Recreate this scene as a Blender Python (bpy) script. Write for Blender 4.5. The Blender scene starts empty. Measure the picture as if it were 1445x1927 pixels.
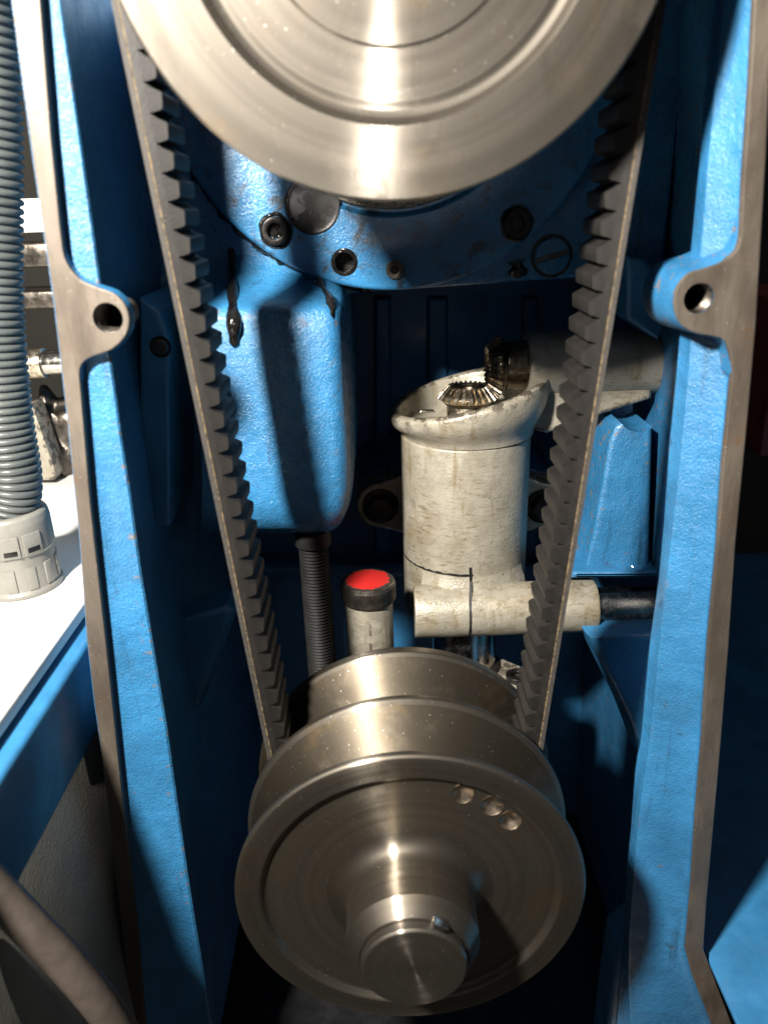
import bpy, bmesh, math, random
from mathutils import Vector, Matrix
random.seed(7)
S = bpy.context.scene
COL = S.collection
R = math.radians

# ------------------------------------------------------------------ camera
FPX, PW, PH = 1450.0, 1445.0, 1927.0          # focal length in photo pixels, photo size
TH, RO = R(22.0), R(1.9)                      # pitch down, roll
ZC = 1.2                                      # camera height above the shop floor (m)
Fv = Vector((0, math.cos(TH), -math.sin(TH)))
U0 = Vector((0, math.sin(TH), math.cos(TH)))
X0 = Vector((1, 0, 0))
UPV = U0*math.cos(RO) + X0*math.sin(RO)
RTV = X0*math.cos(RO) - U0*math.sin(RO)
cam_d = bpy.data.cameras.new('camera'); cam = bpy.data.objects.new('camera', cam_d); COL.objects.link(cam)
M3 = Matrix((RTV, UPV, -Fv)).transposed()
cam.matrix_world = Matrix.Translation((0, 0, ZC)) @ M3.to_4x4()
cam_d.sensor_fit = 'HORIZONTAL'; cam_d.sensor_width = 36.0; cam_d.lens = 36.0*FPX/PW
cam_d.clip_start = 0.01; cam_d.clip_end = 50
cam_d.dof.use_dof = True; cam_d.dof.focus_distance = 0.48; cam_d.dof.aperture_fstop = 10.0
S.camera = cam

# ------------------------------------------------------------------ world, lamps, exposure
W = bpy.data.worlds.new('World'); S.world = W; W.use_nodes = True
wn = W.node_tree.nodes; wl = W.node_tree.links
bg = wn['Background']; bg.inputs['Strength'].default_value = 0.11
tc = wn.new('ShaderNodeTexCoord'); sx = wn.new('ShaderNodeSeparateXYZ'); cr = wn.new('ShaderNodeValToRGB')
mr = wn.new('ShaderNodeMapRange'); mr.inputs[1].default_value = -1; mr.inputs[2].default_value = 1
wl.new(tc.outputs['Generated'], sx.inputs[0]); wl.new(sx.outputs['Z'], mr.inputs[0]); wl.new(mr.outputs[0], cr.inputs[0])
e = cr.color_ramp.elements
e[0].position = 0.35; e[0].color = (0.42, 0.38, 0.33, 1)
e[1].position = 0.75; e[1].color = (0.75, 0.8, 0.86, 1)
wl.new(cr.outputs[0], bg.inputs['Color'])

def lamp_at(name, loc, tgt, power, color, size, spot=None):
    if spot:
        L = bpy.data.lights.new(name, 'SPOT'); L.spot_size = R(spot); L.spot_blend = 0.3; L.shadow_soft_size = size
    else:
        L = bpy.data.lights.new(name, 'AREA'); L.shape = 'DISK'; L.size = size
    L.energy = power; L.color = color
    o = bpy.data.objects.new(name, L); COL.objects.link(o)
    o.location = Vector(loc)*0.001 + Vector((0, 0, ZC))
    d = (Vector(tgt) - Vector(loc)).normalized(); o.rotation_euler = d.to_track_quat('-Z', 'Y').to_euler()
    return o
lamp_at('work_lamp', (-240, -25, 228), (20, 400, -180), 68.0, (1.0, 0.94, 0.85), 0.028, spot=120)
lamp_at('streak_spot', (2, -420, -6), (6, 305, 64), 9.0, (1.0, 0.95, 0.88), 0.012, spot=13.5).data.spot_blend = 1.0  # added narrow spot, aimed only to put a bright streak on the large pulley
S.view_settings.view_transform = 'Standard'; S.view_settings.look = 'None'
S.view_settings.exposure = 0.2; S.view_settings.gamma = 1.0
S.render.engine = 'CYCLES'

# ------------------------------------------------------------------ geometry helpers (millimetres, camera at origin, Y = depth)
def at(px, py, d):
    v = Fv + RTV*((px - PW/2)/FPX) + UPV*((PH/2 - py)/FPX)
    return v*(d/v.y)
def atz(px, py, z):
    v = Fv + RTV*((px - PW/2)/FPX) + UPV*((PH/2 - py)/FPX)
    return v*(z/v.z)
def W3(p): return Vector((p[0]*0.001, p[1]*0.001, p[2]*0.001 + ZC))

def empty(name, p=(0, 0, 0), rot=None):
    o = bpy.data.objects.new(name, None); o.empty_display_size = 0.02; COL.objects.link(o)
    o.location = W3(p)
    if rot: o.rotation_euler = rot
    return o
def tag(o, label, cat, group=None, kind=None):
    o['label'] = label
    if cat: o['category'] = cat
    if group: o['group'] = group
    if kind: o['kind'] = kind
    return o
def obj(name, bm, mat, parent=None, smooth=35, origin=None, inv=True):
    """bmesh in mm: with a parent the coordinates are local to it; `world` coordinates when inv (parent unrotated)"""
    me = bpy.data.meshes.new(name)
    bmesh.ops.recalc_face_normals(bm, faces=bm.faces)
    bmesh.ops.scale(bm, vec=(0.001,)*3, verts=bm.verts)
    bm.to_mesh(me); bm.free()
    if smooth:
        for p in me.polygons: p.use_smooth = True
        me.set_sharp_from_angle(angle=R(smooth))
    if mat: me.materials.append(mat)
    o = bpy.data.objects.new(name, me); COL.objects.link(o)
    if parent: o.parent = parent
    return o
def wobj(name, bm, mat, parent=None, smooth=35):
    """mesh given in the camera-origin mm frame; parent is an unrotated Empty (or None)"""
    off = Vector((0, 0, 0))
    p = parent
    while p: off += p.location; p = p.parent
    o = obj(name, bm, mat, parent, smooth)
    o.location = Vector((0, 0, ZC)) - off
    return o
def copyo(o, parent, M=None):
    c = o.copy(); COL.objects.link(c); c.parent = parent
    if M is not None: c.matrix_local = M
    return c

def box(x0, x1, y0, y1, z0, z1, bev=0.0, seg=2, bm=None):
    bm = bm or bmesh.new()
    b2 = bmesh.new()
    vs = [b2.verts.new((x, y, z)) for x in (x0, x1) for y in (y0, y1) for z in (z0, z1)]
    for f in ((0,1,3,2),(4,6,7,5),(0,4,5,1),(2,3,7,6),(0,2,6,4),(1,5,7,3)): b2.faces.new([vs[i] for i in f])
    if bev: bmesh.ops.bevel(b2, geom=b2.edges[:], offset=bev, segments=seg, affect='EDGES', profile=0.5)
    me = bpy.data.meshes.new('t'); b2.to_mesh(me); b2.free(); bm.from_mesh(me); bpy.data.meshes.remove(me)
    return bm
def lathe(prof, n=96, closed=False, a0=0.0, a1=2*math.pi, bm=None):
    """profile [(r, a)] round local Z (a along Z)"""
    bm = bm or bmesh.new()
    full = abs(a1 - a0 - 2*math.pi) < 1e-6
    m = n if full else n + 1
    rings = []
    for (r, a) in prof:
        if r < 1e-6: rings.append([bm.verts.new((0, 0, a))])
        else: rings.append([bm.verts.new((r*math.cos(a0+(a1-a0)*i/n), r*math.sin(a0+(a1-a0)*i/n), a)) for i in range(m)])
    pairs = list(zip(rings, rings[1:]))
    if closed: pairs.append((rings[-1], rings[0]))
    for A, B in pairs:
        for i in range(n):
            j = (i + 1) % m
            q = []
            for v in (A[i % len(A)], A[j % len(A)], B[j % len(B)], B[i % len(B)]):
                if v not in q: q.append(v)
            if len(q) > 2:
                try: bm.faces.new(q)
                except ValueError: pass
    return bm
def rnd(prof, rad=1.0, seg=3):
    """round the corners of an open profile"""
    out = [prof[0]]
    for p, c, q in zip(prof, prof[1:], prof[2:]):
        P, C, Q = Vector(p), Vector(c), Vector(q)
        d1, d2 = (P - C), (Q - C)
        t = min(rad, d1.length*0.45, d2.length*0.45)
        A, B = C + d1.normalized()*t, C + d2.normalized()*t
        for k in range(seg + 1):
            s = k/seg
            w = (1-s)*(1-s)*A + 2*s*(1-s)*C + s*s*B
            out.append((w.x, w.y))
    out.append(prof[-1])
    return out
def loft(rows, close_sec=False, caps=False, bm=None):
    bm = bm or bmesh.new()
    V = [[bm.verts.new(p) for p in row] for row in rows]
    n = len(rows[0])
    for A, B in zip(V, V[1:]):
        for i in range(n if close_sec else n - 1):
            j = (i + 1) % n
            bm.faces.new((A[i], A[j], B[j], B[i]))
    if caps: bm.faces.new(V[0][::-1]); bm.faces.new(V[-1])
    return bm
def tube(pts, rad, n=16, caps=True, bm=None):
    pts = [Vector(p) for p in pts]; rows = []
    up = Vector((0.01, 1, 0.02)).normalized()
    for i, p in enumerate(pts):
        t = (pts[min(i+1, len(pts)-1)] - pts[max(i-1, 0)]).normalized()
        s = t.cross(up)
        if s.length < 1e-4: s = t.cross(Vector((1, 0, 0)))
        s.normalize(); w = s.cross(t).normalized(); up = w
        r = rad[i] if isinstance(rad, (list, tuple)) else rad
        rows.append([p + s*r*math.cos(2*math.pi*k/n) + w*r*math.sin(2*math.pi*k/n) for k in range(n)])
    return loft(rows, True, caps, bm)
def smoothline(pts, per=6, closed=False):
    """Catmull-Rom"""
    P = [Vector(p) for p in pts]; n = len(P); out = []
    rng = n if closed else n - 1
    for i in range(rng):
        if closed: a, b, c, d = P[(i-1) % n], P[i], P[(i+1) % n], P[(i+2) % n]
        else: a, b, c, d = P[max(i-1, 0)], P[i], P[i+1], P[min(i+2, n-1)]
        for k in range(per):
            t = k/per
            out.append(0.5*((2*b) + (c-a)*t + (2*a-5*b+4*c-d)*t*t + (3*b-a-3*c+d)*t**3))
    if not closed: out.append(P[-1])
    return out
def prism(poly, y0, y1, bev=0.0, seg=2, grow=0.0):
    """poly: list of (x, z) mm; front face at y0 with a rounded edge, extruded back to y1; grow widens the back outline"""
    P = [Vector(q) for q in poly]
    P = [p for i, p in enumerate(P) if (p - P[i-1]).length > 0.02]
    n = len(P)
    area = sum(P[i].x*P[(i+1) % n].y - P[(i+1) % n].x*P[i].y for i in range(n))
    sg = 1 if area > 0 else -1
    nm = []
    for i in range(n):
        t1, t2 = (P[i]-P[i-1]).normalized(), (P[(i+1) % n]-P[i]).normalized()
        n1, n2 = Vector((t1.y, -t1.x))*sg, Vector((t2.y, -t2.x))*sg
        nm.append((n1+n2)/max(0.35, 1+n1.dot(n2)))
    loops = []
    if bev:
        loops.append((-bev-min(1.0, 0.5*bev), y0))
        for k in range(seg+1):
            t = 0.5*math.pi*k/seg
            loops.append((-bev*(1-math.sin(t)), y0 + bev*(1-math.cos(t))))
    else: loops.append((0.0, y0))
    loops.append((grow, y1))
    bm = bmesh.new()
    V = [[bm.verts.new((P[i].x+nm[i].x*o, y, P[i].y+nm[i].y*o)) for i in range(n)] for o, y in loops]
    bm.faces.new(V[0]); bm.faces.new(V[-1][::-1])
    for A, B in zip(V, V[1:]):
        for i in range(n): bm.faces.new((A[i], B[i], B[(i+1) % n], A[(i+1) % n]))
    bm.normal_update()
    return bm
def boolean(o, cutters, op='DIFFERENCE'):
    for c in cutters:
        m = o.modifiers.new('b', 'BOOLEAN'); m.object = c; m.operation = op; m.solver = 'EXACT'
    bpy.context.view_layer.update()
    dg = bpy.context.evaluated_depsgraph_get()
    me = bpy.data.meshes.new_from_object(o.evaluated_get(dg))
    old = o.data; o.modifiers.clear(); o.data = me; me.name = old.name
    for c in cutters: bpy.data.objects.remove(c, do_unlink=True)
    me.set_sharp_from_angle(angle=R(35))
AX = (R(90), 0, 0)          # local Z -> towards the camera (-Y)
def Yrot(bm):               # lathe axis -> -Y
    bmesh.ops.rotate(bm, verts=bm.verts, cent=(0, 0, 0), matrix=Matrix.Rotation(R(90), 3, 'X')); return bm
def Xrot(bm):               # lathe axis -> +X
    bmesh.ops.rotate(bm, verts=bm.verts, cent=(0, 0, 0), matrix=Matrix.Rotation(R(90), 3, 'Y')); return bm
def mv(bm, p):
    bmesh.ops.translate(bm, verts=bm.verts, vec=Vector(p)); return bm

# ------------------------------------------------------------------ materials
class N:
    def __init__(s, name):
        s.m = bpy.data.materials.new(name); s.m.use_nodes = True
        s.t = s.m.node_tree; s.b = s.t.nodes['Principled BSDF']; s.tc = s.t.nodes.new('ShaderNodeTexCoord')
    def n(s, typ, **kw):
        x = s.t.nodes.new(typ)
        for k, v in kw.items():
            if k[0] == 'i' and k[1:].isdigit(): x.inputs[int(k[1:])].default_value = v
            else: setattr(x, k, v)
        return x
    def l(s, a, b): s.t.links.new(a, b)
    def obc(s, scale=(1, 1, 1)):
        mp = s.n('ShaderNodeMapping'); mp.inputs['Scale'].default_value = scale
        s.l(s.tc.outputs['Object'], mp.inputs[0]); return mp.outputs[0]
    def noise(s, scale, detail=4, rough=0.55, vec=None, dim='3D', dist=0.0):
        x = s.n('ShaderNodeTexNoise', noise_dimensions=dim)
        x.inputs['Scale'].default_value = scale; x.inputs['Detail'].default_value = detail; x.inputs['Roughness'].default_value = rough
        x.inputs['Distortion'].default_value = dist
        if dim == '1D': s.l(vec, x.inputs['W'])
        else: s.l(vec if vec is not None else s.tc.outputs['Object'], x.inputs['Vector'])
        return x.outputs['Fac']
    def step(s, v, a, b, o0=0.0, o1=1.0):
        x = s.n('ShaderNodeMapRange'); x.interpolation_type = 'SMOOTHSTEP'
        for i, q in enumerate((a, b, o0, o1)): x.inputs[i+1].default_value = q
        s.l(v, x.inputs[0]); return x.outputs[0]
    def mix(s, f, a, b):
        x = s.n('ShaderNodeMix', data_type='RGBA')
        if isinstance(f, float): x.inputs[0].default_value = f
        else: s.l(f, x.inputs[0])
        for i, q in ((6, a), (7, b)):
            if isinstance(q, tuple): x.inputs[i].default_value = (*q, 1)
            else: s.l(q, x.inputs[i])
        return x.outputs[2]
    def math(s, op, a, b=None, c=None):
        x = s.n('ShaderNodeMath', operation=op)
        for i, q in enumerate((a, b, c)):
            if q is None: continue
            if isinstance(q, (int, float)): x.inputs[i].default_value = q
            else: s.l(q, x.inputs[i])
        return x.outputs[0]
    def bump(s, h, dist, strength=1.0, prev=None):
        x = s.n('ShaderNodeBump'); x.inputs['Strength'].default_value = strength; x.inputs['Distance'].default_value = dist
        s.l(h, x.inputs['Height'])
        if prev is not None: s.l(prev, x.inputs['Normal'])
        return x.outputs[0]
    def set(s, **kw):
        for k, v in kw.items():
            i = s.b.inputs[k.replace('_', ' ')]
            if isinstance(v, tuple): i.default_value = (*v, 1) if len(v) == 3 else v
            elif isinstance(v, (int, float)): i.default_value = v
            else: s.l(v, i)
        return s.m

BLUE = (0.024, 0.135, 0.285)
def m_blue(name, rough=0.36, cast=1.0, chips=0.73, grime=0.5, base=BLUE, edge=1.0, d0=0.60):
    k = N(name)
    c1 = k.noise(850, 3, 0.62); c2 = k.noise(2600, 2, 0.5); c0 = k.noise(150, 3, 0.5); lo = k.noise(28, 4, 0.6); dirt = k.noise(75, 6, 0.72, dist=0.6)
    chip = k.step(k.noise(120, 5, 0.6), chips, chips+0.012)
    col = k.mix(k.step(lo, 0.3, 0.75), tuple(v*0.76 for v in base), tuple(min(1, v*1.15) for v in base))
    # dirt gathers in the pits of the casting skin and in smears
    pit = k.step(c1, 0.30, 0.42, 1.0, 0.0)
    col = k.mix(k.math('MULTIPLY', pit, k.step(lo, 0.35, 0.7, 0.1, 0.6*grime+0.1)), col, (0.012, 0.03, 0.06))
    col = k.mix(k.math('MULTIPLY', k.step(dirt, d0, d0+0.15), grime), col, (0.012, 0.018, 0.026))
    gm = k.n('ShaderNodeNewGeometry')
    echip = k.math('MULTIPLY', k.step(gm.outputs['Pointiness'], 0.515, 0.56), k.step(k.noise(190, 4, 0.65), 0.60, 0.615))
    chip = k.math('MAXIMUM', chip, k.math('MULTIPLY', echip, edge))
    strk = k.noise(140, 5, 0.6, k.obc((1, 1, 0.09)))
    col = k.mix(k.math('MULTIPLY', k.step(strk, 0.58, 0.72), 0.55*grime), col, (0.010, 0.022, 0.035))
    col = k.mix(chip, col, (0.12, 0.09, 0.065))
    r = k.math('ADD', k.step(dirt, 0.4, 0.7, rough-0.06, rough+0.12), k.math('MULTIPLY', chip, 0.25))
    b = k.bump(c0, 0.0009*cast, 0.5); b = k.bump(c1, 0.00052*cast, 0.75, b); b = k.bump(c2, 0.00012*cast, 0.6, b); b = k.bump(chip, 0.0003, -0.8, b)
    return k.set(Base_Color=col, Roughness=r, Normal=b, Coat_Weight=0.15, Coat_Roughness=0.15)
def m_rim():
    k = N('machined iron')
    f = k.noise(60, 5, 0.6, k.obc((1, 1, 0.35))); g = k.noise(900, 2, 0.5, k.obc((1, 1, 0.08))); sp = k.noise(1000, 2, 0.5)
    col = k.mix(k.step(f, 0.3, 0.7), (0.078, 0.063, 0.050), (0.115, 0.096, 0.077))
    col = k.mix(k.step(sp, 0.70, 0.74), col, (0.4, 0.37, 0.33)); col = k.mix(k.step(sp, 0.30, 0.26), col, (0.03, 0.024, 0.02))
    col = k.mix(k.math('MULTIPLY', k.step(g, 0.5, 0.75), 0.4), col, (0.045, 0.036, 0.028))
    rust = k.step(k.noise(45, 5, 0.7), 0.60, 0.70); col = k.mix(k.math('MULTIPLY', rust, 0.6), col, (0.12, 0.055, 0.02))
    return k.set(Base_Color=col, Metallic=0.45, Roughness=k.step(f, 0.3, 0.7, 0.42, 0.62), Normal=k.bump(g, 0.00006, 0.4, k.bump(sp, 0.00012, 0.4)))
def m_turned(name, base=(0.172, 0.154, 0.13), rough=0.22, aniso=0.955, rings=1.0, stain=0.85, axis='Z', mixr=0.35):
    k = N(name)
    sp = k.n('ShaderNodeSeparateXYZ'); k.l(k.tc.outputs['Object'], sp.inputs[0])
    r = k.math('SQRT', k.math('ADD', k.math('MULTIPLY', sp.outputs[0], sp.outputs[0]), k.math('MULTIPLY', sp.outputs[1], sp.outputs[1])))
    q = k.math('ADD', r, k.math('MULTIPLY', sp.outputs[2], 1.3))
    ring = k.noise(1500, 3, 0.6, q, '1D'); band = k.noise(160, 3, 0.6, q, '1D')
    st = k.noise(22, 6, 0.65, dist=0.4); spk = k.noise(900, 2, 0.5); blot = k.noise(60, 5, 0.7)
    col = k.mix(k.step(band, 0.3, 0.7), tuple(v*0.9 for v in base), tuple(v*1.07 for v in base))
    col = k.mix(k.math('MULTIPLY', k.step(st, 0.5, 0.75), 0.55*stain), col, (0.26, 0.17, 0.075))
    col = k.mix(k.math('MULTIPLY', k.step(blot, 0.55, 0.75), 0.5*stain), col, (0.16, 0.13, 0.10))
    col = k.mix(k.math('MULTIPLY', k.step(k.noise(38, 5, 0.7), 0.66, 0.73), 0.7*stain), col, (0.17, 0.085, 0.03))
    smr = k.noise(30, 6, 0.7, k.obc((1.0, 0.35, 1.0)), dist=0.8)
    col = k.mix(k.math('MULTIPLY', k.step(smr, 0.55, 0.7), 0.45*stain), col, (0.07, 0.058, 0.045))
    col = k.mix(k.step(spk, 0.738, 0.758), col, (0.8, 0.78, 0.72))
    tg = k.n('ShaderNodeTangent', direction_type='RADIAL', axis=axis)
    rr = k.math('ADD', k.step(band, 0.3, 0.7, rough-0.015, rough+0.025), k.step(blot, 0.45, 0.75, 0.0, 0.16*stain))
    k.l(tg.outputs[0], k.b.inputs['Tangent'])
    nb = k.bump(ring, 0.000022*rings, 0.5)
    m = k.set(Base_Color=col, Metallic=1.0, Roughness=rr, Anisotropic=aniso, Anisotropic_Rotation=0.25, Normal=nb)
    q2 = k.n('ShaderNodeBsdfPrincipled'); q2.inputs['Metallic'].default_value = 0.9; q2.inputs['Roughness'].default_value = 0.52
    k.l(col, q2.inputs['Base Color']); k.l(nb, q2.inputs['Normal'])
    mx = k.n('ShaderNodeMixShader'); mx.inputs[0].default_value = mixr
    k.l(k.b.outputs[0], mx.inputs[1]); k.l(q2.outputs[0], mx.inputs[2])
    k.l(mx.outputs[0], k.t.nodes['Material Output'].inputs['Surface'])
    return m
def m_cream():
    k = N('cream hammered paint')
    a = k.noise(60, 6, 0.7); s = k.noise(330, 5, 0.7, k.obc((0.45, 0.45, 1.5))); dr = k.noise(120, 5, 0.65, k.obc((1, 1, 0.12))); fine = k.noise(700, 3, 0.6); d = k.noise(26, 5, 0.65, dist=0.5)
    col = k.mix(k.step(a, 0.3, 0.7), (0.245, 0.222, 0.175), (0.325, 0.302, 0.247))
    col = k.mix(k.math('MULTIPLY', k.step(d, 0.5, 0.72), 0.5), col, (0.20, 0.14, 0.055))
    col = k.mix(k.math('MULTIPLY', k.math('MULTIPLY', k.step(s, 0.50, 0.66), k.step(d, 0.35, 0.65)), 0.75), col, (0.11, 0.09, 0.06))
    col = k.mix(k.math('MULTIPLY', k.step(dr, 0.56, 0.68), 0.55), col, (0.16, 0.115, 0.05))
    g = k.n('ShaderNodeNewGeometry')
    edge = k.math('ADD', k.step(g.outputs['Pointiness'], 0.51, 0.55), k.step(k.noise(150, 5, 0.7), 0.66, 0.68, 0, 1))
    chip = k.math('MULTIPLY', k.step(k.noise(130, 5, 0.7), 0.50, 0.53), edge)
    col = k.mix(k.math('MINIMUM', chip, 1.0), col, (0.085, 0.072, 0.058))
    b = k.bump(fine, 0.0005, 0.5, k.bump(s, 0.0006, 0.4)); b = k.bump(chip, 0.0003, -0.6, b)
    return k.set(Base_Color=col, Roughness=k.step(a, 0.3, 0.7, 0.28, 0.42), Normal=b, Metallic=0.3)
def m_simple(name, col, rough=0.5, metal=0.0, var=0.25, scale=80, bump=0.0003, bs=500, **kw):
    k = N(name)
    a = k.noise(scale, 5, 0.65)
    c = k.mix(k.step(a, 0.3, 0.7), tuple(v*(1-var) for v in col), tuple(min(1, v*(1+var)) for v in col))
    return k.set(Base_Color=c, Roughness=k.step(a, 0.3, 0.7, max(0.03, rough-0.08), rough+0.08), Metallic=metal, Normal=k.bump(k.noise(bs, 3, 0.6), bump, 0.6), **kw)
def m_rubber():
    k = N('belt rubber')
    a = k.noise(110, 5, 0.65); f = k.noise(1300, 3, 0.6)
    col = k.mix(k.step(a, 0.3, 0.7), (0.007, 0.0062, 0.0057), (0.013, 0.0114, 0.0102))
    col = k.mix(k.step(f, 0.72, 0.76), col, (0.22, 0.2, 0.17))
    return k.set(Base_Color=col, Roughness=0.5, Normal=k.bump(f, 0.0002, 0.6), Specular_IOR_Level=0.32)
def m_red():
    k = N('worn red paint')
    w = k.noise(240, 5, 0.7); sp = k.n('ShaderNodeSeparateXYZ'); k.l(k.tc.outputs['Object'], sp.inputs[0])
    r = k.math('SQRT', k.math('ADD', k.math('MULTIPLY', sp.outputs[0], sp.outputs[0]), k.math('MULTIPLY', sp.outputs[1], sp.outputs[1])))
    e = k.step(k.math('ADD', r, k.math('MULTIPLY', k.math('SUBTRACT', w, 0.5), 0.009)), 0.0134, 0.0137)
    worn = k.math('MAXIMUM', e, k.step(w, 0.655, 0.665))
    return k.set(Base_Color=k.mix(worn, (0.31, 0.012, 0.010), (0.02, 0.018, 0.017)), Roughness=0.42, Normal=k.bump(worn, 0.0003, -0.5))

BLU = m_blue('blue cast enamel', cast=1.5, chips=0.72, grime=0.75)
BLUF = m_blue('blue oil-smeared enamel', rough=0.27, cast=0.8, chips=0.78, grime=0.95, edge=0.0, d0=0.50)
BLUP = m_blue('blue plain casting', cast=1.0, chips=0.745, grime=0.5, edge=0.0)
BLU2 = m_blue('blue cast enamel oily', rough=0.30, cast=0.6, chips=0.76, grime=0.95, edge=0.0)
BLUB = m_blue('blue pitted casting', rough=0.28, cast=1.7, chips=0.715, grime=0.95)
BLUS = m_blue('blue smooth enamel', rough=0.4, cast=0.12, chips=0.80, grime=0.15, edge=0.0)
RIM = m_rim()
TUR = m_turned('turned steel')
TURD = m_turned('turned steel oily', base=(0.148, 0.131, 0.108), rough=0.28, stain=0.7)
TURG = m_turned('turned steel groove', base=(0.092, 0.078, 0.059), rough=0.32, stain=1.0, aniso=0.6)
TURW = m_turned('turned steel web', base=(0.145, 0.126, 0.10), rough=0.30, stain=0.5, mixr=0.45)
CREAM = m_cream()
RUB = m_rubber()
FAB = m_simple('belt fabric', (0.024, 0.021, 0.018), 0.75, var=0.35, scale=700)
CORD = m_simple('belt cord', (0.075, 0.052, 0.026), 0.8, var=0.85, scale=420, bump=0.0006, bs=500)
BLK = m_simple('black oxide', (0.018, 0.016, 0.015), 0.33, 0.6, var=0.4, bump=0.0002)
GREASE = m_simple('black grease', (0.006, 0.0055, 0.005), 0.16, 0.0, var=0.5, scale=200, bump=0.0012, bs=260)
CHR = m_simple('bright steel', (0.55, 0.52, 0.47), 0.22, 1.0, var=0.25, scale=150, bump=0.0001)
GEAR = m_simple('oily gear steel', (0.55, 0.48, 0.37), 0.32, 1.0, var=0.5, scale=160, bump=0.0004, bs=400)
GEARD = m_simple('dark gear steel', (0.13, 0.108, 0.08), 0.33, 1.0, var=0.5, scale=160, bump=0.0004, bs=400)
DSTEEL = m_simple('dark steel', (0.10, 0.088, 0.075), 0.35, 0.9, var=0.4, scale=120)
RED = m_red()
HOSE = m_simple('grey conduit plastic', (0.052, 0.058, 0.056), 0.38, var=0.12, scale=60, bump=0.00015)
CONN = m_simple('pale grey plastic', (0.135, 0.13, 0.115), 0.42, var=0.12, scale=60, bump=0.0002)
WHITE = m_simple('white enamel sheet', (0.72, 0.71, 0.68), 0.4, var=0.05, scale=40, bump=0.0002)
GREY = m_simple('grey green enamel', (0.15, 0.147, 0.128), 0.45, var=0.12, scale=30, bump=0.0003)
CABLE = m_simple('brown cable sheath', (0.062, 0.050, 0.042), 0.38, var=0.25, scale=40, bump=0.0003, bs=160)
DRILL = m_simple('drilled steel', (0.27, 0.22, 0.17), 0.38, 1.0, var=0.3, scale=200, bump=0.0001)
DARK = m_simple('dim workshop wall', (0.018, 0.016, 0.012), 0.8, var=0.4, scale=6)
INK = m_simple('black marker ink', (0.008, 0.008, 0.008), 0.5, var=0.3)
SWARF = m_simple('metal swarf', (0.6, 0.57, 0.5), 0.25, 1.0, var=0.3, scale=400)
REDD = m_simple('dull red enamel', (0.16, 0.02, 0.015), 0.5)

# ================================================================== large structure: the cast housing
H = tag(empty('machine_housing', (10, 430, -480)), 'blue cast iron machine housing with machined brown rims, open at the front', 'housing')
RD, YT, YB = 330.0, -160, 2060

def interp(pl, y):
    for (x0, y0), (x1, y1) in zip(pl, pl[1:]):
        if y <= y1: return x0 + (x1-x0)*(y-y0)/(y1-y0)
    (x0, y0), (x1, y1) = pl[-2:]
    return x0 + (x1-x0)*(y-y0)/(y1-y0)
L_out = [(4,-160),(22,0),(62,300),(100,560),(128,800),(150,1020),(163,1200),(177,1320),(192,1426),(223,1690),(240,1850),(262,2060)]
L_in = [(62,-160),(75,0),(95,250),(118,470),(124,500),(136,600),(148,690),(170,950),(200,1220),(230,1502),(260,1766),(272,1917),(284,2060)]
L_ed = [(92,-160),(116,0),(138,156),(163,329),(187,502),(213,693),(232,832),(247,925),(266,1065),(293,1230),(315,1362),(341,1547),(362,1690),(381,1804),(398,1917),(420,2060)]
R_out = [(1462,-160),(1455,0),(1442,274),(1432,445),(1422,613),(1408,772),(1398,878),(1384,1019),(1371,1213),(1357,1389),(1342,1558),(1330,1690),(1323,1786),(1342,1837),(1376,1927),(1420,2060)]
R_in = [(1428,-160),(1420,0),(1411,171),(1399,343),(1394,445),(1385,560),(1378,690),(1371,772),(1362,860),(1350,1036),(1338,1160),(1334,1200),(1323,1381),(1310,1539),(1300,1690),(1291,1790),(1304,1841),(1338,1927),(1385,2060)]
R_cr = [(1372,-160),(1362,0),(1345,171),(1332,308),(1318,473),(1299,648),(1285,807),(1275,913),(1254,1089),(1239,1231),(1223,1388),(1204,1520),(1193,1633),(1184,1766),(1182,1840),(1186,1916),(1195,2060)]
R_ed = [(1356,-160),(1344,0),(1329,171),(1315,308),(1299,473),(1278,630),(1270,719),(1258,842),(1249,983),(1239,1090),(1219,1231),(1205,1388),(1195,1440),(1187,1558),(1178,1645),(1172,1766),(1165,1840),(1160,1916),(1150,2060)]
ys = [YT + 26*i for i in range(int((YB-YT)/26)+1)]
rows = []
for y in ys:
    o, i_, ed = interp(L_out, y), interp(L_in, y), interp(L_ed, y)
    A, B = at(o, y, RD+1.4), at(i_, y, RD+1.4)
    sec = [A, B, at(i_+1, y, RD+3), at(i_+4, y, RD+4.6), at(i_+10, y, RD+5.4), at(i_+0.55*(ed-i_), y, RD+5.4), at(ed-6, y, RD+6), at(ed-1.5, y, RD+7)]
    E0 = at(ed, y, RD+9)
    sec += [E0, E0 + Vector((-2.5, 6, 0)), E0 + Vector((-9, 40, 0)), E0 + Vector((-10, 296, 0)), Vector((A.x-8, RD+300, A.z))]
    rows.append(sec)
lw = wobj('side_wall', loft(rows, True, True), BLU, H, 50)
rows = []
for y in ys:
    o, i_, c_, ed = interp(R_out, y), interp(R_in, y), interp(R_cr, y), interp(R_ed, y)
    A, B = at(o, y, RD+1.4), at(i_, y, RD+1.4)
    sec = [A, B, at(i_-3, y, RD+5), at(i_-8, y, RD+8), at(i_-18, y, RD+10), at(i_+0.5*(c_-i_), y, RD+13.5), at(c_+5, y, RD+18), at(c_, y, RD+19), at(c_-3, y, RD+21), at(ed+2, y, RD+26)]
    E0 = at(ed, y, RD+30)
    sec += [E0, E0 + Vector((3, 3, 0)), E0 + Vector((18, 14, 0)), E0 + Vector((38, 60, 0)), E0 + Vector((40, 300, 0)), Vector((max(A.x, E0.x+42)+6, RD+302, A.z))]
    rows.append(sec)
rw = wobj('side_wall', loft(rows, True, True), BLU, H, 50)

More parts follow.
